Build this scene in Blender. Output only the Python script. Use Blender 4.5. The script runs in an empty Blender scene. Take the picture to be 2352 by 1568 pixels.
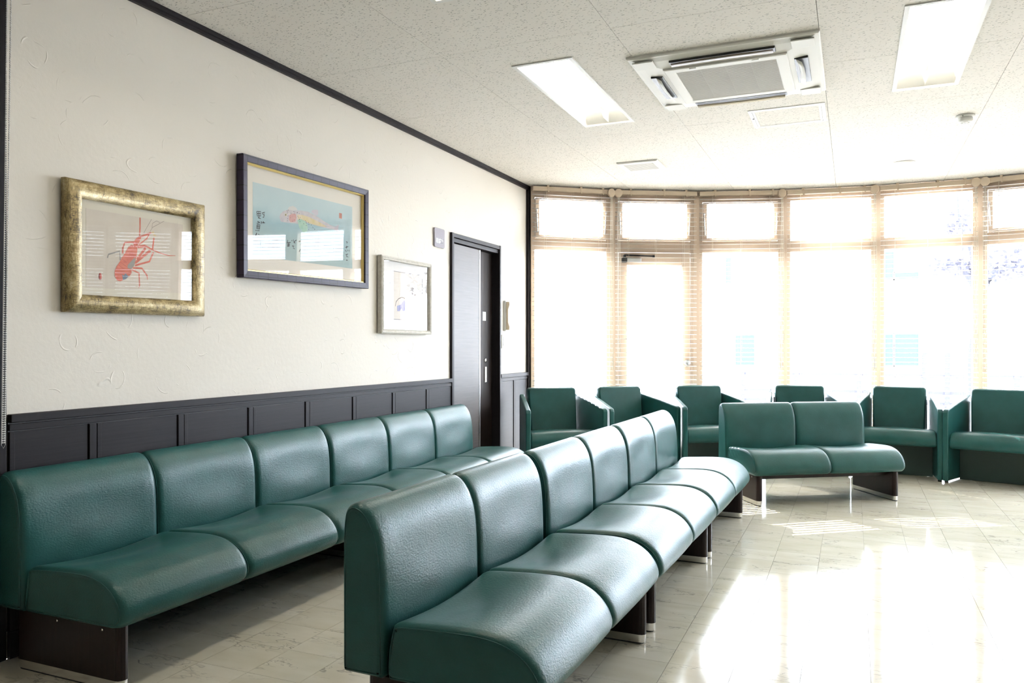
import bpy, bmesh, math, random
from mathutils import Matrix, Vector

# ------------------------------------------------------------------ camera, world, sun, exposure
scene = bpy.context.scene
COL = scene.collection
FPX, HORIZON = 1807.0, 793.0
YAW = math.atan(784.0 / FPX)
cam_d = bpy.data.cameras.new('camera'); cam = bpy.data.objects.new('camera', cam_d); COL.objects.link(cam)
cam_d.sensor_width = 36.0; cam_d.lens = FPX / 2352 * 36.0
cam_d.shift_y = (HORIZON - 784) / 2352
cam_d.clip_start = 0.05; cam_d.clip_end = 300
cam.location = (0, 0, 1.15); cam.rotation_euler = (math.pi / 2, 0, YAW)
scene.camera = cam

world = bpy.data.worlds.new('sky'); scene.world = world; world.use_nodes = True
bg = world.node_tree.nodes['Background']
bg.inputs['Color'].default_value = (0.74, 0.85, 1.0, 1); bg.inputs['Strength'].default_value = 33.0

sun_d = bpy.data.lights.new('sun', 'SUN'); sun = bpy.data.objects.new('sun', sun_d); COL.objects.link(sun)
sun_d.energy = 45.0; sun_d.angle = 0.005; sun_d.color = (1.0, 0.95, 0.86)
_to_sun = Vector((-0.62, 0.50, 0.64)).normalized()
sun.rotation_euler = _to_sun.to_track_quat('Z', 'Y').to_euler()
sun.location = (-20, 20, 25)

vs = scene.view_settings
vs.view_transform = 'Standard'; vs.look = 'None'; vs.gamma = 1.0; vs.use_curve_mapping = False
vs.exposure = 0.17
LAMP_STRENGTH = 34.0
scene.cycles.max_bounces = 6; scene.cycles.diffuse_bounces = 3; scene.cycles.glossy_bounces = 3
scene.cycles.transparent_max_bounces = 24; scene.cycles.transmission_bounces = 6
scene.cycles.sample_clamp_indirect = 8.0
scene.cycles.use_adaptive_sampling = False
scene.cycles.use_light_tree = False
scene.cycles.caustics_reflective = False; scene.cycles.caustics_refractive = False

random.seed(7)
PI = math.pi
WX = -2.85          # left wall plane
CZ = 2.664          # ceiling height
BACK_Y = -3.4

# ------------------------------------------------------------------ bay geometry
SEG, STEP, A0 = 0.85, math.radians(9.5), math.radians(38)
BAY = [Vector((WX, 6.94))]; ANG = []
for i in range(9):
    a = A0 - STEP * i; ANG.append(a)
    BAY.append(BAY[-1] + SEG * Vector((math.cos(a), math.sin(a))))
RX = BAY[-1].x
ROOM = [(WX, BACK_Y), (RX, BACK_Y)] + [(p.x, p.y) for p in reversed(BAY)]     # counter-clockwise

def portal(i):
    d = bpy.data.lights.new('window_portal', 'AREA'); d.shape = 'RECTANGLE'; d.size = SEG; d.size_y = 2.6
    d.cycles.is_portal = True
    o = bpy.data.objects.new('window_portal', d); COL.objects.link(o)
    m = (BAY[i] + BAY[i + 1]) / 2; n = Vector((-math.sin(ANG[i]), math.cos(ANG[i])))
    p = m + n * 0.12
    o.location = (p.x, p.y, 1.32)
    o.rotation_euler = Vector((n.x, n.y, 0)).to_track_quat('Z', 'Y').to_euler()
for i in range(9): portal(i)

# ------------------------------------------------------------------ materials
def new_mat(name):
    m = bpy.data.materials.new(name); m.use_nodes = True
    nt = m.node_tree; return m, nt, nt.nodes['Principled BSDF']
def setp(b, **k):
    for n, v in k.items():
        key = {'color': 'Base Color', 'rough': 'Roughness', 'metal': 'Metallic', 'spec': 'Specular IOR Level', 'coat': 'Coat Weight',
               'coat_rough': 'Coat Roughness', 'emit': 'Emission Color', 'estr': 'Emission Strength', 'sheen': 'Sheen Weight'}[n]
        if key in b.inputs:
            b.inputs[key].default_value = (*v, 1) if isinstance(v, tuple) else v
def simple(name, color, rough=0.5, **k):
    m, nt, b = new_mat(name); setp(b, color=color, rough=rough, **k); return m
def node(nt, t, **k):
    n = nt.nodes.new(t)
    for a, v in k.items(): setattr(n, a, v)
    return n
def coords(nt, scale=(1, 1, 1), kind='Object'):
    tc = node(nt, 'ShaderNodeTexCoord'); mp = node(nt, 'ShaderNodeMapping')
    mp.inputs['Scale'].default_value = scale
    nt.links.new(tc.outputs[kind], mp.inputs['Vector']); return mp.outputs['Vector']
def math_n(nt, op, a, b=None, c=None, clamp=False):
    n = node(nt, 'ShaderNodeMath', operation=op, use_clamp=clamp)
    for i, v in enumerate((a, b, c)):
        if v is None: continue
        if isinstance(v, (int, float)): n.inputs[i].default_value = v
        else: nt.links.new(v, n.inputs[i])
    return n.outputs[0]
def noise(nt, vec, scale, detail=2.0, rough=0.5, dist=0.0):
    n = node(nt, 'ShaderNodeTexNoise'); n.inputs['Scale'].default_value = scale
    n.inputs['Detail'].default_value = detail; n.inputs['Roughness'].default_value = rough; n.inputs['Distortion'].default_value = dist
    nt.links.new(vec, n.inputs['Vector']); return n
def ramp(nt, fac, stops):
    r = node(nt, 'ShaderNodeValToRGB'); e = r.color_ramp.elements
    while len(e) < len(stops): e.new(0.5)
    for el, (p, c) in zip(e, stops): el.position = p; el.color = (*c, 1)
    nt.links.new(fac, r.inputs['Fac']); return r.outputs['Color']
def mix(nt, fac, a, b, mode='MIX'):
    m = node(nt, 'ShaderNodeMix', data_type='RGBA', blend_type=mode)
    for s, v in ((0, fac), (6, a), (7, b)):
        if isinstance(v, (int, float)): m.inputs[s].default_value = v
        elif isinstance(v, tuple): m.inputs[s].default_value = (*v, 1)
        else: nt.links.new(v, m.inputs[s])
    return m.outputs[2]
def bump(nt, b, height, strength=0.3, dist=0.01):
    n = node(nt, 'ShaderNodeBump'); n.inputs['Strength'].default_value = strength; n.inputs['Distance'].default_value = dist
    nt.links.new(height, n.inputs['Height']); nt.links.new(n.outputs['Normal'], b.inputs['Normal'])

def mat_leather():
    m, nt, b = new_mat('green_leather')
    v = coords(nt)
    n1 = noise(nt, v, 9.0, 2)
    c = ramp(nt, n1.outputs['Fac'], [(0.3, (0.009, 0.059, 0.056)), (0.7, (0.012, 0.073, 0.070))])
    nt.links.new(c, b.inputs['Base Color'])
    n2 = noise(nt, coords(nt, (1.0, 1.0, 1.6)), 130, 2, 0.6)
    bump(nt, b, n2.outputs['Fac'], 0.3, 0.003)
    r = math_n(nt, 'MULTIPLY_ADD', n1.outputs['Fac'], 0.14, 0.30)
    nt.links.new(r, b.inputs['Roughness'])
    setp(b, spec=0.31)
    return m
def mat_wood(name, c0, c1, rough=0.33, axis='Z', spec=0.5):
    m, nt, b = new_mat(name)
    s = {'Z': (26, 26, 1.2), 'X': (1.2, 26, 60), 'Y': (26, 1.2, 60)}[axis]
    v = coords(nt, s)
    n1 = noise(nt, v, 3.0, 3, 0.65)
    nt.links.new(ramp(nt, n1.outputs['Fac'], [(0.3, c0), (0.7, c1)]), b.inputs['Base Color'])
    setp(b, rough=rough, spec=spec); return m
def mat_wallpaper():
    m, nt, b = new_mat('embossed_wallpaper')
    v = coords(nt)
    w = noise(nt, v, 3.0, 2)
    dv = node(nt, 'ShaderNodeVectorMath', operation='MULTIPLY_ADD')
    nt.links.new(w.outputs['Color'], dv.inputs[0]); dv.inputs[1].default_value = (0.12, 0.12, 0.12); nt.links.new(v, dv.inputs[2])
    total = None
    for sc, r0, wd, off in ((6.5, 0.40, 0.016, 0.0),):
        mp = node(nt, 'ShaderNodeMapping'); mp.inputs['Location'].default_value = (off, off, off)
        nt.links.new(dv.outputs[0], mp.inputs['Vector'])
        vo = node(nt, 'ShaderNodeTexVoronoi'); vo.inputs['Scale'].default_value = sc
        nt.links.new(mp.outputs[0], vo.inputs['Vector'])
        d = math_n(nt, 'ABSOLUTE', math_n(nt, 'SUBTRACT', vo.outputs['Distance'], r0))
        ring = math_n(nt, 'SUBTRACT', 1.0, math_n(nt, 'DIVIDE', d, wd), clamp=True)
        mk = noise(nt, mp.outputs[0], sc * 2.4, 1)
        ring = math_n(nt, 'MULTIPLY', ring, math_n(nt, 'MULTIPLY', math_n(nt, 'SUBTRACT', mk.outputs['Fac'], 0.53), 9.0, clamp=True))
        total = ring if total is None else math_n(nt, 'ADD', total, ring)
    fine = noise(nt, v, 45, 2, 0.6)
    h = math_n(nt, 'MULTIPLY_ADD', fine.outputs['Fac'], 0.35, total)
    bump(nt, b, h, 0.5, 0.005)
    big = noise(nt, v, 1.6, 1)
    nt.links.new(ramp(nt, big.outputs['Fac'], [(0.3, (0.755, 0.70, 0.615)), (0.7, (0.785, 0.73, 0.645))]), b.inputs['Base Color'])
    setp(b, rough=0.75, spec=0.25); return m
def mat_ceiling():
    m, nt, b = new_mat('flecked_ceiling_board')
    tc = node(nt, 'ShaderNodeTexCoord'); v = tc.outputs['Object']
    w = noise(nt, v, 55.0, 2)
    dv = node(nt, 'ShaderNodeVectorMath', operation='MULTIPLY_ADD')
    nt.links.new(w.outputs['Color'], dv.inputs[0]); dv.inputs[1].default_value = (0.022, 0.022, 0.0); nt.links.new(v, dv.inputs[2])
    tot = None
    for rot, off in ((0.5, 0.0), (2.1, 0.37)):
        mp = node(nt, 'ShaderNodeMapping'); mp.inputs['Rotation'].default_value = (0, 0, rot); mp.inputs['Location'].default_value = (off, off, 0)
        mp.inputs['Scale'].default_value = (48, 120, 1)
        nt.links.new(dv.outputs[0], mp.inputs['Vector'])
        vo = node(nt, 'ShaderNodeTexVoronoi', voronoi_dimensions='2D'); vo.inputs['Scale'].default_value = 1.0
        nt.links.new(mp.outputs[0], vo.inputs['Vector'])
        sep = node(nt, 'ShaderNodeSeparateColor'); nt.links.new(vo.outputs['Color'], sep.inputs[0])
        on = math_n(nt, 'GREATER_THAN', sep.outputs[0], 0.78)
        size = math_n(nt, 'MULTIPLY_ADD', sep.outputs[1], 0.14, 0.14)
        f = math_n(nt, 'MULTIPLY', math_n(nt, 'LESS_THAN', vo.outputs['Distance'], size), on)
        tot = f if tot is None else math_n(nt, 'MAXIMUM', tot, f)
    c = mix(nt, math_n(nt, 'MULTIPLY', tot, 0.62), (0.84, 0.795, 0.735), (0.17, 0.16, 0.13))
    nt.links.new(c, b.inputs['Base Color']); setp(b, rough=0.9, spec=0.1)
    return m
def mat_floor_tile():
    m, nt, b = new_mat('marble_tile')
    geo = node(nt, 'ShaderNodeNewGeometry'); oi = node(nt, 'ShaderNodeObjectInfo'); at = node(nt, 'ShaderNodeAttribute', attribute_name='tile_random')
    rnd = math_n(nt, 'ADD', oi.outputs['Random'], at.outputs['Fac'])
    off = node(nt, 'ShaderNodeCombineXYZ')
    nt.links.new(math_n(nt, 'MULTIPLY', rnd, 37.0), off.inputs[0]); nt.links.new(math_n(nt, 'MULTIPLY', rnd, 91.0), off.inputs[1]); nt.links.new(math_n(nt, 'MULTIPLY', rnd, 13.0), off.inputs[2])
    va = node(nt, 'ShaderNodeVectorMath', operation='ADD'); nt.links.new(geo.outputs['Position'], va.inputs[0]); nt.links.new(off.outputs[0], va.inputs[1])
    mp = node(nt, 'ShaderNodeMapping'); mp.inputs['Rotation'].default_value = (0, 0, 0.45); mp.inputs['Scale'].default_value = (1.0, 2.6, 1)
    nt.links.new(va.outputs[0], mp.inputs['Vector']); v = mp.outputs[0]
    cloud = noise(nt, v, 3.5, 2, 0.6)
    base = ramp(nt, cloud.outputs['Fac'], [(0.3, (0.66, 0.618, 0.49)), (0.7, (0.755, 0.718, 0.61))])
    vein = None
    for sc, wd, amt in ((1.5, 0.010, 1.0), (3.4, 0.013, 0.8)):
        n = noise(nt, v, sc, 4, 0.66, 0.0)
        d = math_n(nt, 'ABSOLUTE', math_n(nt, 'SUBTRACT', n.outputs['Fac'], 0.5))
        l = math_n(nt, 'MULTIPLY', math_n(nt, 'SUBTRACT', 1.0, math_n(nt, 'DIVIDE', d, wd), clamp=True), amt)
        vein = l if vein is None else math_n(nt, 'MAXIMUM', vein, l)
    mk = math_n(nt, 'MULTIPLY', math_n(nt, 'SUBTRACT', noise(nt, v, 2.6, 2).outputs['Fac'], 0.49), 7.0, clamp=True)
    f = math_n(nt, 'MULTIPLY', math_n(nt, 'MULTIPLY', vein, mk), 0.85)
    c = mix(nt, f, base, (0.21, 0.195, 0.165))
    tint = ramp(nt, math_n(nt, 'FRACT', math_n(nt, 'MULTIPLY', rnd, 7.31)), [(0.0, (0.95, 0.945, 0.92)), (1.0, (1.0, 1.0, 1.0))])
    nt.links.new(mix(nt, 1.0, c, tint, 'MULTIPLY'), b.inputs['Base Color'])
    setp(b, rough=0.09, spec=0.42); return m
def mat_glass(name, tint=(1, 1, 1), rough=0.0):
    m = bpy.data.materials.new(name); m.use_nodes = True; nt = m.node_tree; nt.nodes.clear()
    out = node(nt, 'ShaderNodeOutputMaterial'); mx = node(nt, 'ShaderNodeMixShader')
    tr = node(nt, 'ShaderNodeBsdfTransparent'); tr.inputs[0].default_value = (*tint, 1)
    gl = node(nt, 'ShaderNodeBsdfGlossy'); gl.inputs['Roughness'].default_value = rough
    lw = node(nt, 'ShaderNodeLayerWeight')
    p5 = math_n(nt, 'POWER', lw.outputs['Facing'], 5.0); fr = math_n(nt, 'MULTIPLY_ADD', p5, 0.96, 0.04)
    nt.links.new(fr, mx.inputs[0]); nt.links.new(tr.outputs[0], mx.inputs[1]); nt.links.new(gl.outputs[0], mx.inputs[2])
    nt.links.new(mx.outputs[0], out.inputs['Surface']); return m
def mat_gold():
    m, nt, b = new_mat('antique_gold')
    v = coords(nt)
    vx = coords(nt, (40, 420, 300)); vy = coords(nt, (420, 40, 300))
    weave = math_n(nt, 'MAXIMUM', noise(nt, vx, 1.0, 2).outputs['Fac'], noise(nt, vy, 1.0, 2).outputs['Fac'])
    big = noise(nt, v, 18, 4, 0.6)
    f = math_n(nt, 'ADD', math_n(nt, 'MULTIPLY', big.outputs['Fac'], 0.9), math_n(nt, 'MULTIPLY', math_n(nt, 'SUBTRACT', 0.62, weave), 1.1))
    c = ramp(nt, f, [(0.30, (0.035, 0.027, 0.02)), (0.45, (0.19, 0.135, 0.05)), (0.62, (0.36, 0.28, 0.13)), (0.85, (0.55, 0.47, 0.30))])
    nt.links.new(c, b.inputs['Base Color']); setp(b, rough=0.42, metal=0.3)
    return m
def mat_emit(name, color, strength):
    m, nt, b = new_mat(name); setp(b, color=color, emit=color, estr=strength); return m

M = {}
M['leather'] = mat_leather()
M['leather_dark'] = simple('dark_green_board', (0.012, 0.035, 0.030), 0.5)
M['wood'] = mat_wood('dark_stained_wood', (0.008, 0.0065, 0.0075), (0.014, 0.0115, 0.013), 0.5, 'Y', 0.15)
M['wood_v'] = mat_wood('dark_stained_wood_upright', (0.008, 0.0065, 0.0075), (0.014, 0.0115, 0.013), 0.5, 'Z', 0.15)
M['leg_wood'] = mat_wood('rosewood_leg', (0.006, 0.003, 0.0027), (0.014, 0.006, 0.0055), 0.34, 'Z', 0.22)
M['door_face'] = mat_wood('door_veneer', (0.040, 0.032, 0.030), (0.058, 0.047, 0.044), 0.5, 'Y', 0.42)
M['door_dark'] = mat_wood('door_leaf_veneer', (0.012, 0.008, 0.007), (0.020, 0.014, 0.012), 0.5, 'Z', 0.15)
M['wallpaper'] = mat_wallpaper()
M['ceiling'] = mat_ceiling()
M['tile'] = mat_floor_tile()
M['grout'] = simple('tile_joint', (0.26, 0.245, 0.20), 0.7)
M['chrome'] = simple('brushed_steel', (0.72, 0.71, 0.69), 0.22, metal=1.0)
M['alu'] = simple('aluminium', (0.80, 0.80, 0.80), 0.3, metal=0.9)
M['black'] = simple('black_plastic', (0.012, 0.012, 0.012), 0.5)
M['white'] = simple('white_plastic', (0.82, 0.80, 0.76), 0.45)
M['ac_white'] = simple('ivory_plastic', (0.78, 0.75, 0.69), 0.5)
M['ac_grille'] = simple('beige_filter', (0.30, 0.25, 0.16), 0.8)
M['frame_tan'] = simple('bronze_tan_window_frame', (0.66, 0.52, 0.39), 0.42)
M['blind_tan'] = simple('tan_headrail', (0.76, 0.61, 0.45), 0.45)
M['slat'] = simple('cream_slat', (0.86, 0.82, 0.76), 0.4)
M['cord'] = simple('cream_cord', (0.84, 0.78, 0.66), 0.8)
M['pane'] = mat_glass('window_pane')
M['picture_glass'] = mat_glass('picture_pane')
M['gold'] = mat_gold()
M['reflector'] = simple('lamp_reflector', (0.90, 0.89, 0.86), 0.35)
M['tube'] = mat_emit('fluorescent_tube', (1.0, 0.94, 0.82), LAMP_STRENGTH)
# flat print outlines in millimetres about each picture's centre
LOB_POLY = {'body': [(-29, 31), (-44, 33), (-60, 19), (-70, 3), (-77, -8), (-91, -27), (-99, -42), (-117, -67), (-126, -87), (-125, -107), (-114, -123), (-99, -127), (-85, -121), (-57, -106), (-42, -90), (-41, -79), (-44, -71), (-34, -64), (-24, -46), (-19, -24), (-14, -2), (-11, 16), (-14, 28)], 'head': [(-29, 31), (-34, 41), (-24, 57), (-9, 70), (2, 76), (4, 65), (-3, 51), (-11, 33), (-19, 28)], 'grey': [(-24, -18), (-44, -37), (-62, -56), (-62, -68), (-44, -71), (-29, -55), (-22, -33)], 'tail': [(-90, -96), (-81, -101), (-72, -90), (-65, -97), (-55, -102), (-70, -115), (-85, -121)]}
LOB_STROKE = [[(0, 75), (2, 112), (2, 155)], [(-29, 46), (-75, 39), (-85, 16), (-86, -9)], [(-98, -38), (-101, 0), (-155, -19), (-160, -34)], [(-11, 27), (31, 36)], [(31, 36), (65, 24), (106, 13), (156, 6), (196, 9)], [(-14, -27), (31, 27)], [(-24, -43), (57, 19)], [(68, 25), (76, 76)], [(63, 96), (73, 102), (76, 87), (87, 86)], [(-24, -54), (52, -30), (73, 12)], [(-34, -65), (12, -63), (40, -94), (42, -111)], [(-39, -73), (-3, -85), (0, -138), (-6, -149)], [(17, 84), (41, 122), (63, 156)], [(54, 100), (68, 121), (131, 157)], [(65, 119), (68, 139), (90, 153), (109, 147)], [(-9, 42), (7, 74), (60, 96)], [(-3, 38), (38, 69), (52, 93)], [(-98, -46), (-67, -62)], [(-109, -58), (-75, -76)], [(-118, -73), (-85, -87)], [(-123, -86), (-92, -98)], [(-90, -31), (-67, -46)], [(-67, 5), (-34, -4)], [(-55, -10), (-19, -13)]]
KANJI = [[(-426, 39), (-423, 16), (-397, 20), (-397, 42), (-426, 39)], [(-412, 42), (-410, 8)], [(-425, 27), (-397, 32)], [(-418, 8), (-397, 5)], [(-387, 35), (-366, 43), (-374, 29), (-385, 30)], [(-371, 30), (-375, 14), (-384, 16)], [(-421, -12), (-403, -16), (-426, -23)], [(-425, -31), (-403, -28), (-405, -48), (-428, -49), (-425, -31)], [(-428, -41), (-405, -38)], [(-435, -59), (-432, -62)], [(-426, -59), (-424, -62)], [(-418, -57), (-416, -61)], [(-411, -57), (-409, -61)], [(-391, -9), (-394, -21)], [(-385, -14), (-365, -12)], [(-375, -6), (-380, -16)], [(-428, -72), (-439, -92)], [(-434, -82), (-421, -88)], [(-429, -93), (-429, -99)], [(-441, -110), (-426, -105), (-429, -117), (-441, -117), (-441, -110)], [(-416, -77), (-408, -81), (-415, -91)], [(-448, -136), (-419, -130)], [(-442, -143), (-426, -139), (-429, -148)], [(-422, -131), (-424, -151)], [(-444, -158), (-420, -153)], [(-439, -163), (-425, -160), (-422, -170), (-439, -171)], [(-412, -151), (-377, -140)], [(-397, -146), (-412, -160)], [(-399, -150), (-387, -164)], [(-413, -119), (-407, -121)], [(-400, -115), (-387, -112), (-400, -125)], [(-399, -129), (-395, -131)], [(-389, -128), (-385, -129)], [(-344, -112), (-325, -111)], [(-332, -102), (-335, -112)], [(-344, -121), (-325, -116)], [(-350, -134), (-335, -131), (-341, -149)], [(-323, -123), (-295, -114)], [(-308, -113), (-307, -148)], [(-323, -139), (-295, -132)], [(-318, -130), (-298, -126)], [(-280, -95), (-261, -91), (-275, -102), (-261, -109), (-278, -110)], [(-274, -126), (-264, -137)], [(-224, -92), (-222, -104)], [(-218, -110), (-213, -113)], [(-224, -126), (-222, -134)], [(-212, -125), (-207, -130)], [(-185, -83), (-189, -99)], [(-192, -100), (-160, -93)], [(-176, -95), (-179, -117)], [(-189, -110), (-166, -103)], [(-188, -117), (-167, -111)], [(-153, -81), (-147, -83)], [(-137, -75), (-134, -87), (-110, -74)], [(-135, -90), (-120, -92)], [(-148, -111), (-132, -111), (-140, -121), (-126, -125)], [(-72, -63), (-71, -81)], [(-92, -81), (-60, -72)], [(-78, -99), (-70, -89), (-63, -96)], [(-89, -137), (-74, -117), (-53, -133)], [(-74, -143), (-67, -148)], [(-75, -163), (-59, -156)], [(-65, -153), (-67, -164)], [(-65, -176), (-63, -186)], [(-35, -97), (-14, -96)], [(-28, -98), (-42, -126)], [(-20, -103), (-25, -118), (-35, -113)], [(13, -101), (13, -86), (33, -79), (29, -104), (13, -102)], [(37, -83), (44, -97)], [(54, -74), (93, -67)], [(79, -84), (86, -89)], [(74, -102), (96, -103)], [(79, -112), (86, -113)], [(119, -73), (121, -77)], [(117, -86), (121, -89)], [(131, -86), (157, -78)], [(139, -71), (138, -95), (155, -88)], [(122, -64), (128, -65)], [(172, -69), (195, -57), (215, -55), (198, -65), (191, -82), (209, -88)], [(261, -70), (246, -70), (238, -81), (255, -82), (261, -71)], [(275, -90), (308, -77), (292, -92)], [(310, -80), (319, -90)], [(294, -50), (304, -47)], [(353, -34), (370, -36), (359, -45)], [(347, -69), (376, -62)], [(359, -59), (355, -76)], [(345, -86), (357, -95)], [(367, -82), (370, -91)], [(382, -82), (386, -90)], [(349, -114), (374, -107)], [(359, -116), (355, -128)], [(365, -120), (374, -128)], [(353, -146), (370, -145)]]
SMALL_WRITING = [[(-30, -157), (-23, -154)], [(-21, -156), (-22, -161)], [(-27, -184), (-20, -182)], [(-24, -177), (-28, -187)], [(13, -130), (21, -129)], [(17, -130), (18, -135)], [(15, -145), (25, -145)], [(16, -138), (15, -147)], [(20, -157), (29, -154)], [(17, -153), (17, -161)], [(14, -177), (25, -175)], [(16, -174), (15, -179)], [(55, -139), (67, -140)], [(63, -137), (63, -143)], [(53, -148), (64, -146)], [(67, -148), (68, -154)], [(62, -172), (76, -172)], [(57, -174), (57, -179)], [(107, -120), (117, -121)], [(109, -122), (108, -127)], [(95, -134), (107, -130)], [(95, -131), (93, -139)], [(98, -143), (108, -142)], [(102, -141), (106, -148)], [(105, -159), (121, -155)], [(101, -156), (100, -164)], [(97, -169), (110, -167)], [(102, -167), (99, -175)], [(142, -140), (156, -137)], [(148, -136), (149, -143)], [(192, -114), (200, -115)], [(182, -111), (184, -120)], [(180, -140), (193, -139)], [(200, -132), (204, -139)], [(183, -149), (195, -149)], [(182, -145), (183, -153)], [(227, -109), (236, -106)], [(227, -105), (226, -111)], [(241, -118), (253, -116)], [(229, -117), (226, -124)], [(236, -131), (253, -132)], [(242, -131), (238, -140)], [(232, -142), (250, -142)], [(230, -141), (229, -149)], [(238, -155), (255, -154)], [(239, -151), (242, -157)], [(277, -104), (285, -102)], [(287, -101), (285, -107)], [(282, -112), (299, -110)], [(288, -114), (284, -121)], [(279, -128), (291, -127)], [(281, -122), (277, -129)], [(267, -142), (285, -139)], [(274, -137), (275, -143)], [(272, -150), (287, -151)], [(279, -151), (282, -160)], [(324, -95), (332, -92)], [(335, -95), (332, -104)], [(320, -112), (336, -109)], [(318, -107), (315, -117)], [(321, -126), (332, -123)], [(319, -121), (321, -129)], [(323, -145), (340, -145)], [(327, -141), (324, -147)]]
FISH_POLY = {'body': [(-252, 31), (-246, 49), (-224, 67), (-182, 84), (-134, 85), (-67, 94), (-12, 96), (65, 83), (145, 59), (193, 48), (239, 43), (235, 26), (186, 24), (126, 25), (54, 28), (-16, 32), (-101, 17), (-182, 12), (-240, 10)], 'belly': [(-107, 66), (-60, 71), (2, 67), (90, 51), (163, 34), (108, 27), (2, 32), (-50, 44), (-101, 41)], 'cheek': [(-173, 52), (-150, 66), (-117, 69), (-110, 50), (-120, 25), (-160, 17), (-176, 30)], 'dorsal': [(16, 100), (37, 115), (79, 119), (83, 93), (58, 84)], 'fin': [(-104, 36), (-77, 47), (-33, 38), (-12, 10), (-19, -17), (-50, -25), (-87, -4)], 'crest': [(-186, 79), (-173, 100), (-140, 110), (-114, 104), (-101, 93), (-140, 84)], 'tail': [(231, 39), (281, 60), (273, 31), (297, 16), (235, 24)]}
FRUIT_POLY = {'blue': [(-55, -54), (-19, -22), (10, -40), (10, -70), (-4, -94), (-33, -100), (-55, -84), (-77, -102), (-105, -102), (-109, -68), (-77, -60)], 'bline': [(-130, -70), (-123, -42), (-91, -18), (-48, -6), (-12, -10), (10, -32)], 'grey': [(62, -60), (48, -30), (62, 18), (70, 64), (100, 74), (138, 64), (146, 22), (138, -26), (115, -64)]}

# ------------------------------------------------------------------ mesh helpers
class MB:
    def __init__(self): self.v = []; self.f = []; self.mi = []; self.sm = []
    def add(self, verts, faces, mi=0, smooth=False):
        o = len(self.v); self.v += [tuple(p) for p in verts]
        for f in faces: self.f.append(tuple(i + o for i in f)); self.mi.append(mi); self.sm.append(smooth)
        return self
    def box(self, x0, x1, y0, y1, z0, z1, mi=0, xf=None):
        p = [(x, y, z) for z in (z0, z1) for y in (y0, y1) for x in (x0, x1)]
        if xf: p = [xf(q) for q in p]
        return self.add(p, [(0, 2, 3, 1), (4, 5, 7, 6), (0, 1, 5, 4), (2, 6, 7, 3), (0, 4, 6, 2), (1, 3, 7, 5)], mi)
    def loft(self, rings, closed=True, caps=True, mi=0, smooth=True):
        n = len(rings[0]); o = len(self.v)
        for r in rings: self.v += [tuple(p) for p in r]
        for a in range(len(rings) - 1):
            for j in range(n if closed else n - 1):
                k = (j + 1) % n
                self.f.append((o + a * n + j, o + a * n + k, o + (a + 1) * n + k, o + (a + 1) * n + j)); self.mi.append(mi); self.sm.append(smooth)
        if caps:
            self.f.append(tuple(o + j for j in reversed(range(n)))); self.mi.append(mi); self.sm.append(False)
            b = o + (len(rings) - 1) * n
            self.f.append(tuple(b + j for j in range(n))); self.mi.append(mi); self.sm.append(False)
        return self
    def prism(self, poly, axis, a, b, mi=0, smooth=False):
        def P(p, t):
            return {'X': (t, p[0], p[1]), 'Y': (p[0], t, p[1]), 'Z': (p[0], p[1], t)}[axis]
        return self.loft([[P(p, a) for p in poly], [P(p, b) for p in poly]], True, True, mi, smooth)
    def tube(self, pts, r, n=6, mi=0, caps=True, closed=False):
        pts = [Vector(p) for p in pts]; rings = []
        for i, p in enumerate(pts):
            if closed: d = pts[(i + 1) % len(pts)] - pts[i - 1]
            else: d = pts[min(i + 1, len(pts) - 1)] - pts[max(i - 1, 0)]
            d.normalize()
            up = Vector((0, 0, 1)) if abs(d.z) < 0.9 else Vector((1, 0, 0))
            a = d.cross(up).normalized(); b = a.cross(d)
            rr = r[i] if isinstance(r, (list, tuple)) else r
            rings.append([p + rr * (math.cos(2 * PI * k / n) * a + math.sin(2 * PI * k / n) * b) for k in range(n)])
        if closed: rings.append(rings[0])
        return self.loft(rings, True, caps and not closed, mi, True)
    def lathe(self, prof, c, n=20, axis='Z', mi=0, smooth=True):
        rings = []
        for r, h in prof:
            ring = []
            for k in range(n):
                a = 2 * PI * k / n; u, w = r * math.cos(a), r * math.sin(a)
                ring.append({'Z': (c[0] + u, c[1] + w, c[2] + h), 'X': (c[0] + h, c[1] + u, c[2] + w), 'Y': (c[0] + u, c[1] + h, c[2] + w)}[axis])
            rings.append(ring)
        return self.loft(rings, True, True, mi, smooth)
    def frame(self, x0, x1, y0, y1, prof, mi=0, smooth=False):
        # prof: list of (inset, z); swept round a rectangle with mitred corners
        rings = []
        for cx, cy, sx, sy in ((x0, y0, 1, 1), (x1, y0, -1, 1), (x1, y1, -1, -1), (x0, y1, 1, -1)):
            rings.append([(cx + sx * i, cy + sy * i, z) for i, z in prof])
        rings.append(rings[0])
        return self.loft(rings, True, False, mi, smooth)
    def mesh(self, name, mats):
        me = bpy.data.meshes.new(name); me.from_pydata(self.v, [], self.f)
        for m in (mats if isinstance(mats, (list, tuple)) else [mats]): me.materials.append(m)
        me.polygons.foreach_set('material_index', self.mi); me.polygons.foreach_set('use_smooth', self.sm)
        me.update()
        bm = bmesh.new(); bm.from_mesh(me); bmesh.ops.recalc_face_normals(bm, faces=bm.faces); bm.to_mesh(me); bm.free()
        return me
    def obj(self, name, mats, parent=None, bevel=0.0, seg=2, loc=None, rot=None):
        return link(name, self.mesh(name, mats), parent, bevel, seg, loc, rot)

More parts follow.
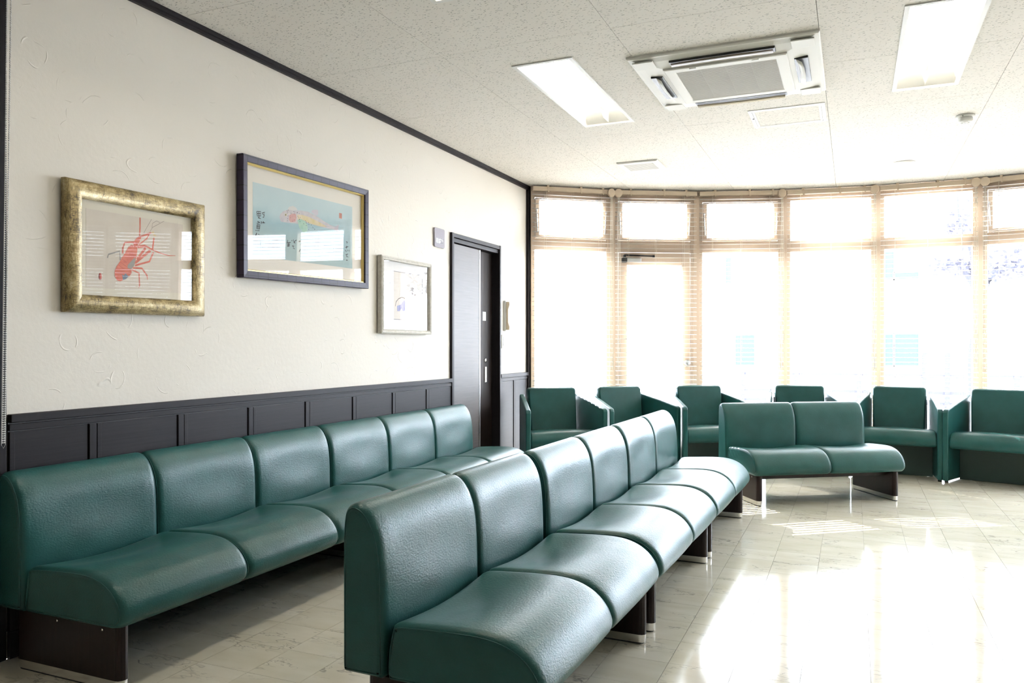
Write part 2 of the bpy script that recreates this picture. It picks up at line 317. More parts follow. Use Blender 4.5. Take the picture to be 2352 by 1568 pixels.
def link(name, me, parent=None, bevel=0.0, seg=2, loc=None, rot=None):
    o = bpy.data.objects.new(name, me); COL.objects.link(o)
    if parent: o.parent = parent
    if loc: o.location = loc
    if rot: o.rotation_euler = rot
    if bevel:
        md = o.modifiers.new('edge', 'BEVEL'); md.width = bevel; md.segments = seg; md.limit_method = 'ANGLE'; md.angle_limit = math.radians(40)
        md.harden_normals = False
    return o
def tag(o, label=None, cat=None, group=None, kind=None):
    if label: o['label'] = label
    if cat: o['category'] = cat
    if group: o['group'] = group
    if kind: o['kind'] = kind
    return o
def empty(name, loc=(0, 0, 0), rz=0.0):
    o = bpy.data.objects.new(name, None); COL.objects.link(o); o.location = loc; o.rotation_euler = (0, 0, rz)
    o.empty_display_size = 0.1; return o
def copy_tree(o, parent=None):
    c = o.copy(); COL.objects.link(c); c.parent = parent
    for ch in [x for x in o.children]: copy_tree(ch, c)
    return c
def spline(pts, n, closed=False):
    P = [Vector(p) for p in pts]; out = []; N = len(P)
    for i in range(N if closed else N - 1):
        p0 = P[(i - 1) % N] if closed or i > 0 else P[0]; p1 = P[i]; p2 = P[(i + 1) % N]; p3 = P[(i + 2) % N] if closed or i + 2 < N else P[-1]
        for k in range(n):
            t = k / n
            out.append(0.5 * ((2 * p1) + (p2 - p0) * t + (2 * p0 - 5 * p1 + 4 * p2 - p3) * t * t + (3 * p1 - p0 - 3 * p2 + p3) * t ** 3))
    if not closed: out.append(P[-1])
    return out
def clip(poly, room=ROOM):
    out = list(poly)
    for i in range(len(room)):
        ax, ay = room[i]; bx_, by_ = room[(i + 1) % len(room)]
        src, out = out, []
        side = lambda p: (bx_ - ax) * (p[1] - ay) - (by_ - ay) * (p[0] - ax)
        for j in range(len(src)):
            p, q = src[j], src[(j + 1) % len(src)]; sp, sq = side(p), side(q)
            if sp >= 0: out.append(p)
            if (sp > 1e-9 and sq < -1e-9) or (sp < -1e-9 and sq > 1e-9):
                t = sp / (sp - sq); out.append((p[0] + t * (q[0] - p[0]), p[1] + t * (q[1] - p[1])))
        if len(out) < 3: return []
    return out
def inside(x, y):
    return len(clip([(x - .001, y - .001), (x + .001, y - .001), (x, y + .001)])) >= 3
def project(x, y, z):
    d = -math.sin(YAW) * x + math.cos(YAW) * y; l = math.cos(YAW) * x + math.sin(YAW) * y
    return 1176 + FPX * l / d, HORIZON - FPX * (z - 1.15) / d, d

# ------------------------------------------------------------------ floor
floor = MB().prism(ROOM, 'Z', -0.12, -0.0035).obj('floor', M['grout']); tag(floor, kind='structure')
TP = 0.2235; X0 = -0.615 - TP * 20; Y0 = 2.17 - TP * 30
full, cut = [], []
for i in range(60):
    for j in range(80):
        x, y = X0 + i * TP, Y0 + j * TP; g = 0.0007
        q = [(x + g, y + g), (x + TP - g, y + g), (x + TP - g, y + TP - g), (x + g, y + TP - g)]
        c = clip(q)
        if not c: continue
        cx, cy = x + TP / 2, y + TP / 2
        px, py, d = project(cx, cy, 0) if cy > 0.3 else (-1, -1, -1)
        whole = len(c) == 4 and all(abs(a[0] - b[0]) + abs(a[1] - b[1]) < 1e-6 for a, b in zip(sorted(c), sorted(q)))
        seen = d > 0.5 and -60 < px < 2412 and py < 1600 and whole
        if seen and (cx < -2.2 or (-1.36 < cx < -0.8 and 1.9 < cy < 5.4)): seen = False     # under the bench rows
        (full if seen else cut).append((d, cx, cy, c))
full.sort(key=lambda t: t[0])
cut += full[300:]; full = full[:300]
h = TP / 2 - 0.0007
me = MB().box(-h, h, -h, h, -.0035, 0).mesh('tile', M['tile'])
for d, cx, cy, c in full: link('tile', me, floor, loc=(cx, cy, 0))
mb = MB(); rnds = []
for d, cx, cy, c in cut:
    n0 = len(mb.f); mb.prism(c, 'Z', -0.0035, 0.0); rnds += [random.random()] * (len(mb.f) - n0)
rest = mb.obj('floor_tiles', M['tile'], floor); tag(rest, kind='stuff')
at = rest.data.attributes.new('tile_random', 'FLOAT', 'FACE'); at.data.foreach_set('value', rnds)

# ------------------------------------------------------------------ ceiling boards (with openings for the lights)
LIGHTS = [(-1.527, 4.555), (0.383, 4.555), (2.293, 4.555), (-1.527, 2.41)]
LW, LL = 0.345, 1.29
HOLES = [(x - LW / 2 + .012, x + LW / 2 - .012, y - LL / 2 + .012, y + LL / 2 - .012) for x, y in LIGHTS] + [(-0.93, -0.31, 4.2, 4.82)]
slab = MB().prism(ROOM, 'Z', 2.80, 2.95).obj('ceiling', simple('joint_shade_grey', (.12, .12, .12), .9)); tag(slab, kind='structure')  # unseen slab keeps light out above; grey darkened to paint shade into board joints
CP = 0.9145; cx0 = -1.065 - CP * 2; cy0 = 2.72 - CP * 8; g = 0.0011
for i in range(9):
    for j in range(16):
        xa, xb, ya, yb = cx0 + i * CP + g, cx0 + (i + 1) * CP - g, cy0 + j * CP + g, cy0 + (j + 1) * CP - g
        c = clip([(xa, ya), (xb, ya), (xb, yb), (xa, yb)])
        if not c: continue
        hs = [h_ for h_ in HOLES if h_[0] < xb and h_[1] > xa and h_[2] < yb and h_[3] > ya]
        mb = MB()
        if not hs: mb.prism(c, 'Z', CZ, CZ + .012)
        else:
            bx0, bx1 = min(p[0] for p in c), max(p[0] for p in c); by0, by1 = min(p[1] for p in c), max(p[1] for p in c)
            xs = sorted({bx0, bx1} | {min(max(v, bx0), bx1) for h_ in hs for v in h_[:2]}); ys = sorted({by0, by1} | {min(max(v, by0), by1) for h_ in hs for v in h_[2:]})
            for a in range(len(xs) - 1):
                for b in range(len(ys) - 1):
                    mx_, my_ = (xs[a] + xs[a + 1]) / 2, (ys[b] + ys[b + 1]) / 2
                    if any(h_[0] < mx_ < h_[1] and h_[2] < my_ < h_[3] for h_ in hs): continue
                    mb.box(xs[a], xs[a + 1], ys[b], ys[b + 1], CZ, CZ + .012)
        if mb.f: mb.obj('ceiling_board', M['ceiling'], slab)

# ------------------------------------------------------------------ walls
DY0, DY1, DZ = 5.365, 6.281, 2.021
mb = MB(); t = 0.16
mb.box(WX - t, WX, BACK_Y, DY0 + .02, 0, 2.8); mb.box(WX - t, WX, DY1 - .02, BAY[0].y + .02, 0, 2.8); mb.box(WX - t, WX, DY0 + .02, DY1 - .02, DZ - .02, 2.8)
mb.box(WX - t - .05, WX - t, DY0, DY1, 0, 2.1)
wl = mb.obj('wall_left', M['wallpaper']); tag(wl, kind='structure')
wr = MB().box(RX, RX + t, BACK_Y, BAY[-1].y, 0, 2.8).obj('wall_right', M['wallpaper']); tag(wr, kind='structure')
wb = MB().box(WX - t, RX + t, BACK_Y - t, BACK_Y, 0, 2.8).obj('wall_back', M['wallpaper']); tag(wb, kind='structure')

# wainscot along the left wall: cap, rail, upright strips and a board in every bay
SPANS = [(1.91, DY0 - .001), (DY1 + .001, BAY[0].y - .035)]
STRIPS = [2.255 + 0.4565 * k for k in range(7)]
for s0, s1 in SPANS:
    MB().box(WX, WX + .026, s0, s1, .866, .897).obj('cap_rail', M['wood'], wl, .003)
    MB().box(WX, WX + .016, s0, s1, .836, .8605).obj('upper_rail', M['wood'], wl, .002)
    MB().box(WX, WX + .006, s0, s1, .10, .87).obj('groove_backing', M['black'], wl)
    MB().box(WX, WX + .018, s0, s1, 0.0, .10).obj('skirting', M['wood'], wl, .003)
    st = [y for y in (STRIPS + [6.59]) if s0 < y < s1]
    ed = [s0 - .02] + st + [s1 + .02]
    for y in st: MB().box(WX, WX + .017, y - .0165, y + .0165, .10, .833).obj('upright_strip', M['wood_v'], wl, .002)
    for a, b in zip(ed, ed[1:]):
        ya, yb = max(a + .0215, s0), min(b - .0215, s1)
        if yb - ya < .06: continue
        pm = MB().box(WX, WX + .012, ya, yb, .10, .832)
        pm.box(WX, WX + .0145, ya, ya + .02, .10, .832)
        pm.obj('wainscot_board', M['wood'], wl, .0015)

# dark cornice, corner post and the post at the near end of the wall
mb = MB().prism([(WX, 2.627), (WX + .018, 2.627), (WX + .018, 2.640), (WX + .026, 2.643), (WX + .026, CZ), (WX, CZ)], 'Y', 1.9, BAY[0].y - .002)
tag(mb.obj('trim_1', M['wood']), kind='structure')
tag(MB().box(WX - .01, WX + .028, BAY[0].y - .036, BAY[0].y + .01, 0, CZ).obj('trim_2', M['wood_v'], bevel=.002), kind='structure')
tag(MB().box(WX, WX + .012, 1.74, 1.903, 0, CZ).obj('trim_3', M['wood_v'], bevel=.003), kind='structure')

# sliding door
d1 = empty('door_1', (WX, 0, 0)); tag(d1, kind='structure')
MB().box(-.11, .022, DY0, DY0 + .032, 0, DZ).obj('jamb', M['wood_v'], d1, .002)
MB().box(-.11, .022, DY1 - .026, DY1, 0, DZ).obj('jamb', M['wood_v'], d1, .002)
hd = MB().box(-.11, .020, DY0 + .032, DY1 - .026, DZ - .033, DZ - .002); hd.box(-.11, .006, DY0 + .032, DY1 - .026, DZ - .068, DZ - .036)
hd.obj('head_rail', M['wood'], d1, .002)
MB().box(-.030, -.004, DY0 + .032, 5.897, 0.01, 1.944).obj('fixed_panel', M['door_face'], d1, .002)
MB().box(-.030, -.002, 5.899, 5.911, 0.01, 1.944).obj('edge_strip', M['alu'], d1, .001)
leaf = MB().box(-.085, -.055, 5.75, DY1 - .026, 0.01, 1.95).obj('door_leaf', M['door_dark'], d1, .002)
hm = MB().box(-.055, -.048, 6.10, 6.135, .835, .966, 0); hm.box(-.0485, -.0475, 6.109, 6.126, .85, .95, 1)
hm.obj('pull_handle', [M['chrome'], simple('handle_recess', (0.35, 0.34, 0.31), 0.4, metal=0.6)], leaf, .0015)
lk = MB().lathe([(0, 0), (.019, 0), (.019, .006), (.011, .008), (.009, .008), (.009, .011), (0, .011)], (-.055, 6.118, 1.022), 20, 'X')
lk.obj('lock_cylinder', M['chrome'], leaf)
nt_ = MB().box(-.0555, -.0535, 6.065, 6.128, 1.362, 1.438, 0); nt_.box(-.0538, -.0530, 6.071, 6.122, 1.368, 1.432, 1)
nt_.obj('door_notice', [simple('notice_white', (0.75, 0.80, 0.74), 0.5), simple('notice_green', (0.55, 0.72, 0.58), 0.5)], leaf)

# ------------------------------------------------------------------ bay windows
def pane(x0, x1, y, z0, z1): return MB().add([(x0, y, z0), (x1, y, z0), (x1, y, z1), (x0, y, z1)], [(0, 1, 2, 3)])
GL = {}
for i in range(9):
    p, a = BAY[i], ANG[i]; L = SEG
    w = empty('window_%d' % (i + 1), (p.x, p.y, 0), a); tag(w, kind='structure')
    isdoor, sash = (i == 1), i in (0, 1, 2, 5)
    s = 0.062
    fr = MB()
    for xa, xb in ((0.024, s), (L - s, L - 0.024)): fr.box(xa, xb, -.035, .045, 0.0, CZ + .13)
    fr.box(s, L - s, -.035, .045, 2.56, CZ + .13)
    if not isdoor: fr.box(s, L - s, -.035, .045, 0, .075)
    fr.obj('window_frame', M['frame_tan'], w, .003)
    MB().box(s, L - s, -.030, .045, 2.062, 2.172).obj('transom', M['frame_tan'], w, .004)
    pm = MB().add([(-.004, -.048, 0), (.026, -.046, 0), (.026, .06, 0), (-.03, .06, 0), (-.03, -.046, 0)][1:] + [(.026, -.046, CZ + .13), (.026, .06, CZ + .13), (-.03, .06, CZ + .13), (-.03, -.046, CZ + .13)],
                  [(0, 1, 2, 3), (4, 7, 6, 5), (0, 4, 5, 1), (1, 5, 6, 2), (2, 6, 7, 3), (3, 7, 4, 0)])
    if i > 0: pm.obj('mullion_post', M['frame_tan'], w, .002, rot=(0, 0, STEP / 2))
    if sash:
        sm = MB()
        sm.box(s + .004, s + .042, -.050, .01, 2.176, 2.552); sm.box(L - s - .042, L - s - .004, -.050, .01, 2.176, 2.552)
        sm.box(s + .042, L - s - .042, -.050, .01, 2.176, 2.205); sm.box(s + .042, L - s - .042, -.050, .01, 2.528, 2.552)
        sm.obj('vent_sash', M['frame_tan'], w, .003)
        pane(s + .042, L - s - .042, -.02, 2.205, 2.528).obj('window_pane', M['pane'], w)
        for xa, dx in ((s + .012, .008), (L - s - .012, -.012)):
            st = MB().tube([(xa, -.056, 2.43), (xa + dx, -.060, 2.235)], .006, 6, 0)
            st.lathe([(0, -.006), (.010, -.006), (.010, .006), (0, .006)], (xa, -.056, 2.435), 10, 'Y'); st.lathe([(0, -.006), (.009, -.006), (.009, .006), (0, .006)], (xa + dx, -.056, 2.23), 10, 'Y')
            st.obj('stay_arm', M['alu'], w)
        for xa in (s + .09, L - s - .09):
            MB().box(xa - .035, xa + .035, -.062, -.048, 2.535, 2.552).obj('latch', M['alu'], w, .003)
    else:
        pane(s, L - s, .005, 2.172, 2.56).obj('window_pane', M['pane'], w)
    if not isdoor:
        pane(s, L - s, .005, .075, 2.062).obj('window_pane', M['pane'], w)
    else:
        GL['door_window'] = (w, s)

# glazed door in the second bay
w, s = GL['door_window']; p, a = BAY[1], ANG[1]; L = SEG
d2 = empty('door_2', (p.x, p.y, 0), a); tag(d2, kind='structure')
dl = MB(); xa, xb = s + .006, L - s - .006
dl.box(xa, xa + .085, -.038, .012, .012, 2.055); dl.box(xb - .085, xb, -.038, .012, .012, 2.055)
dl.box(xa + .085, xb - .085, -.038, .012, 1.935, 2.055); dl.box(xa + .085, xb - .085, -.038, .012, .012, .20)
dl.obj('door_frame', M['frame_tan'], d2, .003)
pane(xa + .085, xb - .085, -.012, .20, 1.935).obj('door_pane', M['pane'], d2)
cl = MB().box(xa + .03, xa + .215, -.085, -.038, 1.962, 1.998, 0); cl.box(xa + .028, xa + .075, -.09, -.036, 1.958, 2.002, 1)
clo = cl.obj('door_closer', [M['alu'], M['black']], d2, .004)
ar = MB().tube([(xa + .05, -.07, 2.012), (xa + .05, -.07, 2.03), (xa + .345, -.055, 2.022)], .007, 6)
ar.lathe([(0, -.008), (.014, -.008), (.014, .010), (0, .010)], (xa + .05, -.07, 2.018), 10); ar.lathe([(0, -.01), (.012, -.01), (.012, .01), (0, .01)], (xa + .345, -.05, 2.022), 10)
ar.obj('closer_arm', M['black'], clo)
MB().lathe([(0, 0), (.022, 0), (.022, -.012), (.012, -.014), (.012, -.04), (.027, -.045), (.027, -.062), (0, -.066)], (xb - .042, -.038, .98), 16, 'Y').obj('door_knob', M['alu'], d2)

# window head above the glass, outside of the ceiling edge
# ------------------------------------------------------------------ venetian blinds
SL_W, SL_P = 0.050, 0.044
def make_slat(length, tilt):
    prof = []
    for k in range(5):
        u = -1 + 2 * k / 4; prof.append((u * SL_W / 2, 0.0035 * (1 - u * u)))
    prof = prof + [(y, z - .0007) for y, z in reversed(prof)]
    ct, st_ = math.cos(tilt), math.sin(tilt)
    pr = [(y * ct - z * st_, y * st_ + z * ct) for y, z in prof]
    mb = MB().loft([[(0, y, z) for y, z in pr], [(length, y, z) for y, z in pr]], True, True, 0, True)
    return mb.mesh('slat', M['slat'])
BLIND_LABEL = ['venetian blind in the window bay beside the dark corner post', 'venetian blind hanging in front of the glazed door with the closer arm',
               'venetian blind in the bay window next past the glazed door', 'venetian blind in the bay window right behind the lone two-seat bench',
               'venetian blind in front of the bare tree outside', 'venetian blind cut off by the right edge of the picture',
               'venetian blind past the right edge, nearest the one in view', 'shut venetian blind mirrored pale in the lobster picture', 'shut venetian blind beside the right wall']
slat_open = make_slat(SEG - .05, 0.07); slat_shut = make_slat(SEG - .05, 1.05)
CAPSIDE = [1, 0, 1, 1, 1, 0, 1, 1, 1]
for i in range(9):
    p, a = BAY[i], ANG[i]
    b = empty('venetian_blind', (p.x, p.y, 0), a)
    tag(b, BLIND_LABEL[i], 'blind', 'venetian blinds round the bay window')
    yb = -.092; x0, x1 = .022, SEG - .022
    MB().box(x0, x1, yb - .026, yb + .026, 2.609, 2.650).obj('headrail', M['blind_tan'], b, .004)
    for xb_ in (.17, .50, .72):
        br = MB(); xx = xb_
        br.box(xx - .004, xx + .004, yb - .030, yb - .026, 2.602, 2.655); br.box(xx - .012, xx + .012, yb - .030, yb + .03, 2.651, 2.663); br.box(xx - .004, xx + .012, yb - .030, yb - .012, 2.600, 2.607)
        br.obj('bracket', M['blind_tan'], b, .001)
    cxp = x1 - .024 if CAPSIDE[i] else x0 + .024
    cm = MB()
    oc = [(math.cos(2 * PI * k / 8 + PI / 8) * .040, math.sin(2 * PI * k / 8 + PI / 8) * .040 * (1.15 if math.sin(2 * PI * k / 8 + PI / 8) < 0 else 1)) for k in range(8)]
    cm.prism([(cxp + u, 2.622 + v) for u, v in oc], 'Y', yb - .048, yb - .018)
    cm.obj('cord_pulley_cap', M['blind_tan'], b, .004)
    for dx in (-.012, .0, .013):
        MB().tube([(cxp + dx * .5, yb - .040, 2.585), (cxp + dx * 1.3, yb - .043, 1.9), (cxp + dx * 1.1, yb - .042, .92)], .0022, 5).obj('pull_cord', M['cord'], b)
    sx = -1 if CAPSIDE[i] else 1
    for xc in (.15, .425, .70):
        lc = MB()
        for yy in (yb - .027, yb + .027): lc.tube([(xc, yy, 2.609), (xc, yy, .16)], .0013, 4)
        lc.obj('ladder_cord', M['cord'], b)
    n = 55
    for k in range(n): link('slat', slat_shut if i >= 7 else slat_open, b, loc=(.025, yb, 2.575 - SL_P * k))
    MB().box(.025, SEG - .025, yb - .022, yb + .022, .135, .155).obj('bottom_rail', M['blind_tan'], b, .003)

# ------------------------------------------------------------------ two-seat benches
BL, BD = 1.190, 0.645
def offset_profile(prof, amt):
    n = len(prof); out = []
    for i in range(n):
        a, b = prof[i - 1], prof[(i + 1) % n]; d = Vector((b[0] - a[0], b[1] - a[1]))
        if d.length < 1e-9: out.append(prof[i]); continue
        d.normalize(); out.append((prof[i][0] - d.y * amt, prof[i][1] + d.x * amt))
    return out
def area2(p): return sum(p[i - 1][0] * p[i][1] - p[i][0] * p[i - 1][1] for i in range(len(p)))
def cushion(prof, x0, x1, scoop):
    # prof: closed (u, z) outline, u measured from the rear; swept along x with rounded ends
    if area2(prof) < 0: prof = prof[::-1]
    L = x1 - x0
    xs = [(0, .022), (.0025, .0135), (.008, .0062), (.017, .0018), (.030, 0)]
    st = [(x0 + a, b) for a, b in xs] + [(x0 + .03 + (L - .06) * k / 12, 0) for k in range(1, 12)] + [(x1 - a, b) for a, b in reversed(xs)]
    rings = []
    for x, am in st:
        t = (x - (x0 + x1) / 2) / (L / 2)
        q = offset_profile(prof, am) if am else prof
        rings.append([(x, BD / 2 - (u + scoop(u, z, t)[0]), z + scoop(u, z, t)[1]) for u, z in q])
    mb = MB().loft(rings, True, True, 0, True)
    return mb, rings
BACK_P = [(0.014, 0.213), (0.003, 0.221), (0.0, 0.24), (0.0, 0.3), (0.0, 0.45), (0.0, 0.58), (0.0032, 0.645), (0.0128, 0.682), (0.0336, 0.699), (0.0624, 0.697), (0.0896, 0.678), (0.1136, 0.643), (0.1304, 0.598), (0.1392, 0.545), (0.1432, 0.48), (0.1448, 0.4), (0.1456, 0.32), (0.1456, 0.25), (0.143, 0.224), (0.132, 0.213)]
SEAT_P = [(0.166, 0.2135), (0.155, 0.222), (0.152, 0.255), (0.1549, 0.3), (0.1678, 0.362), (0.1796, 0.377), (0.2111, 0.384), (0.2801, 0.389), (0.359, 0.393), (0.4378, 0.394), (0.4969, 0.388), (0.5462, 0.372), (0.5876, 0.345), (0.6172, 0.309), (0.63, 0.272), (0.623, 0.24), (0.6005, 0.22), (0.5659, 0.2145), (0.4575, 0.214), (0.3097, 0.2145)]
def dense(p, flat_from):
    a = spline(p[:flat_from], 3); return [(v[0], v[1]) for v in a] + list(p[flat_from:])
def bump_w(t): return max(0.0, 1 - t * t) ** 1.3
def scoop_back(u, z, t):
    k = bump_w(t); f = max(0.0, min(1.0, (u - .08) / .055)) * max(0.0, min(1.0, (z - .22) / .1))
    e = 0.011 * math.exp(-((z - .40) / .12) ** 2) - .010 * math.exp(-((z - .53) / .09) ** 2)
    return (e * k * f, 0.0)
def scoop_seat(u, z, t):
    k = bump_w(t); f = max(0.0, min(1.0, (z - .26) / .10))
    g = math.exp(-((u - .255) / .13) ** 2)
    crown = .006 * max(0.0, min(1.0, (u - .46) / .08))
    return (0.004 * k if u > .56 else 0.0, f * k * (crown - .030 * g))
def make_bench(nm_, nseat):
    root = empty(nm_); BL = 0.595 * nseat
    bp, sp = dense(BACK_P, len(BACK_P)), dense(SEAT_P, 17)
    for s0, s1 in [(-BL / 2 + .595 * k + .0015, -BL / 2 + .595 * (k + 1) - .0015) for k in range(nseat)]:
        for nm, prof, sc in (('backrest', bp, scoop_back), ('seat', sp, scoop_seat)):
            mb, rings = cushion(prof, s0, s1, sc)
            o = mb.obj(nm, M['leather'], root)
            for ri in (1, len(rings) - 2): MB().tube(rings[ri], .0022, 5, closed=True).obj('piping', M['leather'], o)
    for sx in (-1, 1):
        xc = sx * (BL / 2 - .052); hw = .0225
        def cap(h_, y0, y1, e=0):
            r = h_ + e; pts = []
            for k in range(7): a = PI * k / 6; pts.append((xc + r * math.cos(a), y1 + e * 0 - h_ * 1.0 + r * math.sin(a)))
            for k in range(7): a = PI + PI * k / 6; pts.append((xc + r * math.cos(a), y0 + h_ + r * math.sin(a)))
            return pts
        y0, y1 = BD / 2 - .588, BD / 2 - .07
        lg = MB().prism(cap(hw, y0, y1), 'Z', .036, .214).obj('leg_panel', M['leg_wood'], root)
        ft = MB().prism(cap(hw, y0, y1, -.0015), 'Z', .006, .037)
        ft.obj('metal_foot', M['chrome'], lg)
        MB().prism(cap(hw, y0 + .004, y1 - .004, -.004), 'Z', 0, .0065).obj('foot_pad', M['black'], lg)
        sc_ = MB()
        for yy in (y0 + .08, y0 + .30): sc_.lathe([(0, 0), (.005, 0), (.004, sx * .003), (0, sx * .003)], (xc + sx * hw, yy, .20), 8, 'X')
        sc_.obj('screws', M['chrome'], lg)
    rl = MB().box(-BL / 2 + .075, BL / 2 - .075, BD / 2 - .50, BD / 2 - .46, .178, .2135); rl.box(-BL / 2 + .075, BL / 2 - .075, BD / 2 - .16, BD / 2 - .12, .178, .2135)
    rl.obj('seat_rail', M['leg_wood'], root, .002)
    return root
bench0 = make_bench('two_seat_bench', 2); bench3 = make_bench('three_seat_bench', 3)
MID_Y = [2.458, 3.683, 4.886]; MID_A = math.radians(90 - 1.3)
BENCHES = []
ROW3 = [1.84 + .8925, 1.84 + 1.785 + .006 + .8925]
for k, w_ in enumerate(('near', 'far')):
    o = bench3 if k == 0 else copy_tree(bench3)
    o.location = (-2.812 + BD / 2, ROW3[k], 0); o.rotation_euler = (0, 0, PI / 2)
    tag(o, '%s green leather three-seat bench against the panelled wall' % w_, 'bench', 'benches against the panelled wall')
for k, w_ in enumerate(('near end', 'middle', 'far end')):
    BENCHES.append(((-1.348 + .0235 * (MID_Y[k] - 1.87) + BD / 2, MID_Y[k]), MID_A, 'green leather two-seat bench at the %s of the row out on the floor' % w_, 'benches in the row in the middle of the floor'))
A2 = math.radians(33.8)
fm = Vector((-.158, 6.165)); nrm = Vector((-math.sin(A2), math.cos(A2)))
c2 = fm + nrm * (.588 - BD / 2)
BENCHES.append(((c2.x, c2.y), A2, 'green leather two-seat bench standing alone at an angle before the armchairs', 'benches'))
for k, ((x, y), rz, lab, grp) in enumerate(BENCHES):
    o = bench0 if k == 0 else copy_tree(bench0)
    o.location = (x, y, 0); o.rotation_euler = (0, 0, rz); tag(o, lab, 'bench', grp)

# ------------------------------------------------------------------ armchairs round the bay
CF, CR, YD = 0.360, 0.275, 0.280
def hwid(y): return CF + (CR - CF) * (y + YD) / (2 * YD)
def make_armchair():
    root = empty('armchair')
    side = [(-YD, .014), (-YD, .585), (-YD + .006, .603), (-YD + .022, .612), (-.05, .655), (.20, .697), (YD - .03, .712), (YD - .008, .706), (YD, .69), (YD, .014)]
    for sx in (-1, 1):
        mb = MB()
        outer = [(sx * hwid(y), y, z) for y, z in side]; inner = [(sx * (hwid(y) - .044), y, z) for y, z in side]
        mb.loft([outer, inner], True, True, 0, False)
        arm = mb.obj('arm_panel', M['leather'], root, .010, 3)
        for yy in (-YD + .03, YD - .05):
            hx = sx * (hwid(yy) - .022)
            MB().lathe([(0, 0), (.016, 0), (.016, .012), (.013, .016), (0, .016)], (hx, yy, 0), 12).obj('foot', M['black'], arm)
    # seat cushion, wider at the front
    prof = [(.17, .285), (-.18, .283), (-.235, .284), (-.258, .292), (-.270, .315), (-.272, .345), (-.264, .378), (-.244, .402), (-.213, .415), (-.17, .421), (-.05, .414), (.08, .402), (.17, .398)]
    rings = []
    for t in (-1, -.985, -.95, -.8, -.5, -.2, .2, .5, .8, .95, .985, 1):
        am = .014 if abs(t) == 1 else (.004 if abs(t) > .98 else 0)
        q = offset_profile(prof, -am) if area2(prof) < 0 else offset_profile(prof, am)
        dome = .010 * (1 - t * t)
        rings.append([(t * (hwid(y) - .0455), y, z + (dome if z > .35 else 0)) for y, z in q])
    MB().loft(rings, True, True, 0, True).obj('seat', M['leather'], root)
    # backrest cushion leaning back, standing higher than the arms
    mb = MB(); nz, nx = 9, 8; front, rear = [], []
    rings = []
    outl = []
    w0, w1, z0, z1, r = .212, .222, .385, .772, .030
    outl = [(-w0, z0), (w0, z0)]
    for k in range(5): a = PI / 2 * k / 4; outl.append((w1 - r + r * math.cos(a), z1 - r + r * math.sin(a)))
    for k in range(5): a = PI / 2 + PI / 2 * k / 4; outl.append((-w1 + r + r * math.cos(a), z1 - r + r * math.sin(a)))
    def lean(z): return .105 + (z - .385) * .16
    for dy, sh in ((-.002, .012), (.006, .004), (.018, 0), (.085, 0), (.097, .005), (.102, .014)):
        rg = []
        for x, z in outl:
            cxz = (x * (1 - sh / .21), .58 + (z - .58) * (1 - sh / .19)); rg.append((cxz[0], lean(cxz[1]) + dy, cxz[1]))
        rings.append(rg)
    MB().loft(rings, True, True, 0, True).obj('backrest', M['leather'], root)
    # shell behind and board below the seat
    MB().box(-.225, .225, .232, .276, .004, .66).obj('back_shell', M['leather'], root, .008)
    MB().box(-.275, .275, -.02, .0, .003, .29).obj('base_board', M['leather_dark'], root, .002)
    return root
ch0 = make_armchair()
CHAIRS = [(-2.200, 6.240, 37), (-1.646, 6.722, 46), (-1.072, 7.127, 35), (-.372, 7.450, 12), (.336, 7.545, -6), (1.0305, 7.397, -16)]      # middle of the front edge, angle
CH_LAB = ['green armchair in the corner beside the dark post', 'green armchair second from the dark corner post, behind the far bench',
          'green armchair third from the dark corner post, half behind the lone bench', 'green armchair behind the middle of the lone two-seat bench, mostly hidden',
          'green armchair just right of the lone bench with sun flecks on its seat', 'green armchair cut off by the right edge of the picture']
for k in range(6):
    o = ch0 if k == 0 else copy_tree(ch0)
    a = math.radians(CHAIRS[k][2]); m = Vector(CHAIRS[k][:2]); nn = Vector((-math.sin(a), math.cos(a)))
    c = m + nn * YD
    o.location = (c.x, c.y, 0); o.rotation_euler = (0, 0, a); tag(o, CH_LAB[k], 'armchair', 'armchairs set round the bay window')

# ------------------------------------------------------------------ ceiling fittings
def make_light():
    root = empty('ceiling_light')
    a, b = LW / 2, LL / 2
    MB().frame(-a, a, -b, b, [(0, 0), (0, -.006), (.022, -.006), (.022, 0)]).obj('trim_frame', M['white'], root)
    h = MB(); ia, ib = a - .014, b - .014
    h.add([(-ia, -ib, .002), (ia, -ib, .002), (ia, ib, .002), (-ia, ib, .002), (-ia + .03, -ib, .128), (ia - .03, -ib, .128), (ia - .03, ib, .128), (-ia + .03, ib, .128)],
          [(4, 5, 6, 7), (0, 1, 5, 4), (1, 2, 6, 5), (2, 3, 7, 6), (3, 0, 4, 7)])
    h.obj('housing', M['reflector'], root)
    MB().prism([(-.038, .127), (.038, .127), (.006, .055), (-.006, .055)], 'Y', -ib + .09, ib - .09).obj('centre_reflector', M['reflector'], root)
    for sy in (-1, 1):
        e = MB()
        y0, y1 = sy * (ib - .001), sy * (ib - .085)
        e.add([(-ia, y0, .004), (ia, y0, .004), (ia - .02, y1, .060), (-ia + .02, y1, .060), (-ia, y0, .010), (ia, y0, .010), (ia - .02, y1, .066), (-ia + .02, y1, .066)],
              [(0, 1, 2, 3), (4, 7, 6, 5), (0, 4, 5, 1), (1, 5, 6, 2), (2, 6, 7, 3), (3, 7, 4, 0)])
        ya, yb = sorted((sy * (ib - .005), sy * (ib - .13)))
        e.prism([(-.022, .060), (.022, .060), (0, .004)], 'Y', ya, yb)
        e.obj('end_plate', M['reflector'], root)
    for sx in (-1, 1):
        MB().tube([(sx * .085, -ib + .07, .092), (sx * .085, ib - .07, .092)], .016, 10).obj('fluorescent_tube', M['tube'], root)
    return root
l0 = make_light()
